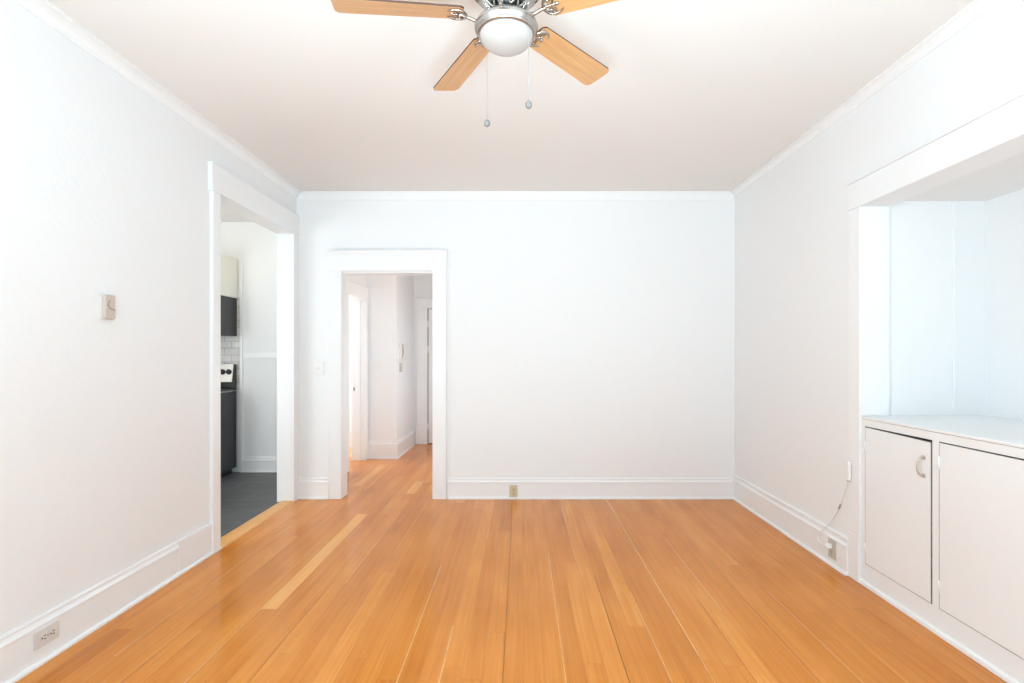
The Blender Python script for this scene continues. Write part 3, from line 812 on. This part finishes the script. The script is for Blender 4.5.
# ------------------------------------------------------------------ outlets, switches, thermostat, intercom
def outlet(label, loc, rot, plate, face, W=0.072, Hh=0.115):
    """duplex outlet facing -Y in its own frame"""
    t = thing('electrical_outlet', label, 'outlet', loc, rot, 'electrical outlets')
    bm = bmesh.new(); prism(bm, rounded_rect(W, Hh, 0.006), 'y', -0.006, 0.0); obj('cover_plate', bm, plate, t, 0.002)
    for s in (1, -1):
        bm = bmesh.new()
        prism(bm, rounded_rect(0.035, 0.029, 0.011, 6, 0, s * 0.0195), 'y', -0.009, -0.004)
        for sx in (-0.0065, 0.0065): box(bm, sx - 0.0019, sx + 0.0019, -0.0096, -0.0085, s * 0.0195 + 0.0005, s * 0.0195 + 0.0095, 1)
        prism(bm, [(0.0036 * math.cos(a * PI / 5), s * 0.0195 - 0.0075 + 0.0036 * math.sin(a * PI / 5)) for a in range(10)], 'y', -0.0096, -0.0085, 1)
        obj('receptacle', bm, [face, M['slot']], t)
    bm = bmesh.new()
    prism(bm, [(0.0036 * math.cos(a * PI / 5), 0.0036 * math.sin(a * PI / 5)) for a in range(10)], 'y', -0.0082, -0.005); obj('screw', bm, M['chain'], t)
    return t
dL = 1.983 * FPX / (521 - 45.5)
outlet('pale beige outlet set sideways low in the left baseboard', (WL + 0.0145, dL, Z(635, dL)), (0, PI / 2, PI / 2), M['greyplate'], M['greyplate'])
outlet('tan outlet in the baseboard of the back wall', (X(513.5, 4.6), YB - 0.0145, Z(491.7, 4.6)), (0, 0, 0), M['tan'], M['tan'])
dR = 1.882 * FPX / (832.7 - 521)
outlet('stone coloured outlet in the right baseboard with a cord plugged in', (WR - 0.0185, dR, Z(549, dR)), (0, 0, -PI / 2), M['stoneplate'], M['stoneplate'])

# plug and cord
px_, pz_ = WR - 0.0285, Z(549, dR) + 0.0195
t = thing('power_cord', 'white cord plugged into the right outlet, rising to the niche casing', 'cord', (px_, dR, pz_))
bm = bmesh.new()
box(bm, px_ - 0.030, px_ + 0.0005, dR - 0.014, dR + 0.014, pz_ - 0.013, pz_ + 0.013)
box(bm, px_ - 0.036, px_ - 0.030, dR - 0.009, dR + 0.009, pz_ - 0.009, pz_ + 0.009)
lpart('plug', bm, M['whiteplastic'], t, 0.004)
xc = WR - 0.008
def on_wall(xp, yp, off):
    xx = WR - off; d = xx * FPX / (xp - 521)
    return (xx, d, Z(yp, d))
ctrl = [(px_ - 0.034, dR + 0.001, pz_)] + [on_wall(*q) for q in ((822.5, 544.5, 0.045), (818.2, 538.5, 0.035), (821.5, 531.5, 0.026), (829.5, 523.5, 0.018), (835.5, 514.5, 0.012), (839.5, 507, 0.010), (843.5, 496, 0.012), (847.8, 480, 0.024))]
sp = spline(ctrl, 7)
bm = bmesh.new(); tube(bm, sp, 0.0036, 8); lpart('cable', bm, M['cord'], t)
a = Vector(on_wall(838.6, 509, 0.0115)); b = Vector(on_wall(840.6, 504, 0.0115))
bm = bmesh.new(); tube(bm, [a, a.lerp(b, 0.5), b], [0.0045, 0.0056, 0.0045], 10); lpart('joint_sleeve', bm, M['cordgrey'], t)
# little box at the top of the cord
yb_ = 2.975
t = thing('cord_box', 'narrow white box on the niche casing where the cord ends', 'junction box', (WR - 0.0155, yb_, Z(480, 2.99)))
bm = bmesh.new(); box(bm, WR - 0.034, WR - 0.0152, yb_ - 0.010, yb_ + 0.018, Z(480, 2.99), Z(461, 2.99)); lpart('cover', bm, M['whiteplastic'], t, 0.004)
bm = bmesh.new(); box(bm, WR - 0.030, WR - 0.018, yb_ - 0.004, yb_ + 0.012, Z(481, 2.99), Z(479.6, 2.99)); lpart('cord_grip', bm, M['cordgrey'], t, 0.001)

# light switches
def switch(label, loc, rot, W, Hh):
    t = thing('light_switch', label, 'light switch', loc, rot, 'light switches')
    bm = bmesh.new(); prism(bm, rounded_rect(W, Hh, 0.005), 'y', -0.007, 0.0); obj('cover_plate', bm, M['whiteplastic'], t, 0.002)
    bm = bmesh.new(); box(bm, -0.006, 0.006, -0.010, -0.006, -0.013, 0.013)
    prism(bm, [(-0.007, 0.008), (-0.007, -0.006), (-0.020, 0.004), (-0.019, 0.010)], 'x', -0.0045, 0.0045); obj('toggle', bm, M['whiteplastic'], t, 0.001)
    for s in (1, -1):
        bm = bmesh.new(); prism(bm, [(0.003 * math.cos(a * PI / 5), s * 0.03 + 0.003 * math.sin(a * PI / 5)) for a in range(10)], 'y', -0.0082, -0.006); obj('screw', bm, M['whiteplastic'], t)
    return t
switch('white light switch on the wall left of the hall opening', (X(318.3, YB), YB - 0.0003, Z(368.5, YB)), (0, 0, 0), 0.105, 0.125)
switch('white light switch on the hall wall, seen through the opening', (X(376.8, HSY), HSY - 0.0003, Z(366.5, HSY)), (0, 0, 0), 0.085, 0.12)

# thermostat on the left wall
dT = 2.491
zt0, zt1 = Z(319.3, 2.49), Z(294.5, 2.49)
hz, zc_t = (zt1 - zt0) / 2, (zt1 + zt0) / 2
t = thing('thermostat', 'beige rectangular thermostat with a curved lever on the left wall', 'thermostat', (WL + 0.0003, dT, zc_t), (0, 0, PI / 2))
bm = bmesh.new(); prism(bm, rounded_rect(0.064, hz * 2, 0.004), 'y', -0.010, 0.0); obj('base', bm, M['beige_light'], t, 0.001)
bm = bmesh.new(); prism(bm, rounded_rect(0.061, hz * 2 - 0.004, 0.004), 'y', -0.029, -0.009); obj('cover', bm, M['beige'], t, 0.003)
bm = bmesh.new()
arc = [(0.004 + 0.020 * math.cos(a), -0.030, 0.010 + 0.020 * math.sin(a)) for a in [PI * (0.62 + 0.085 * k) for k in range(10)]] + [(0.028, -0.030, -0.014)]
tube(bm, arc, 0.0022, 6); obj('dial_lever', bm, M['slot'] if False else mat('brown_grey_lever', srgb(150, 138, 128), 0.5, vary=(60, 0.1)), t)
bm = bmesh.new(); box(bm, 0.002, 0.014, -0.033, -0.028, -hz - 0.004, -hz + 0.006); obj('set_tab', bm, M['handle'], t, 0.001)

# intercom handset on the hall's corner wall
yi = 6.60
t = thing('intercom', 'white wall intercom with handset and small grille box in the hall', 'intercom', (HSX + 0.0003, yi, Z(360, yi)), (0, 0, PI / 2))
ci = Z(360, yi)
bm = bmesh.new(); prism(bm, rounded_rect(0.105, 0.20, 0.01, 4, 0.0, Z(351.5, yi) - ci), 'y', -0.03, 0.0); obj('base', bm, M['whiteplastic'], t, 0.003)
bm = bmesh.new()
pts = spline([(-0.018, -0.045, Z(344, yi) - ci), (-0.018, -0.056, Z(347, yi) - ci), (-0.018, -0.058, Z(352, yi) - ci), (-0.018, -0.056, Z(356, yi) - ci), (-0.018, -0.045, Z(359.5, yi) - ci)], 5)
tube(bm, pts, [0.020] * 5 + [0.014] * (len(pts) - 10) + [0.020] * 5, 10); obj('handset', bm, M['beige_light'], t)
bm = bmesh.new()
pts = [(0.030 + 0.010 * math.cos(k * 1.1), -0.036 + 0.006 * math.sin(k * 1.1), Z(346, yi) - ci - 0.17 * k / 44) for k in range(45)]
tube(bm, pts, 0.0045, 6); obj('coiled_cord', bm, M['cordgrey'], t)
bm = bmesh.new(); prism(bm, rounded_rect(0.07, 0.115, 0.006, 4, 0.0, Z(367.5, yi) - ci), 'y', -0.022, 0.0); gb = obj('grille_box', bm, M['beige'], t, 0.003)
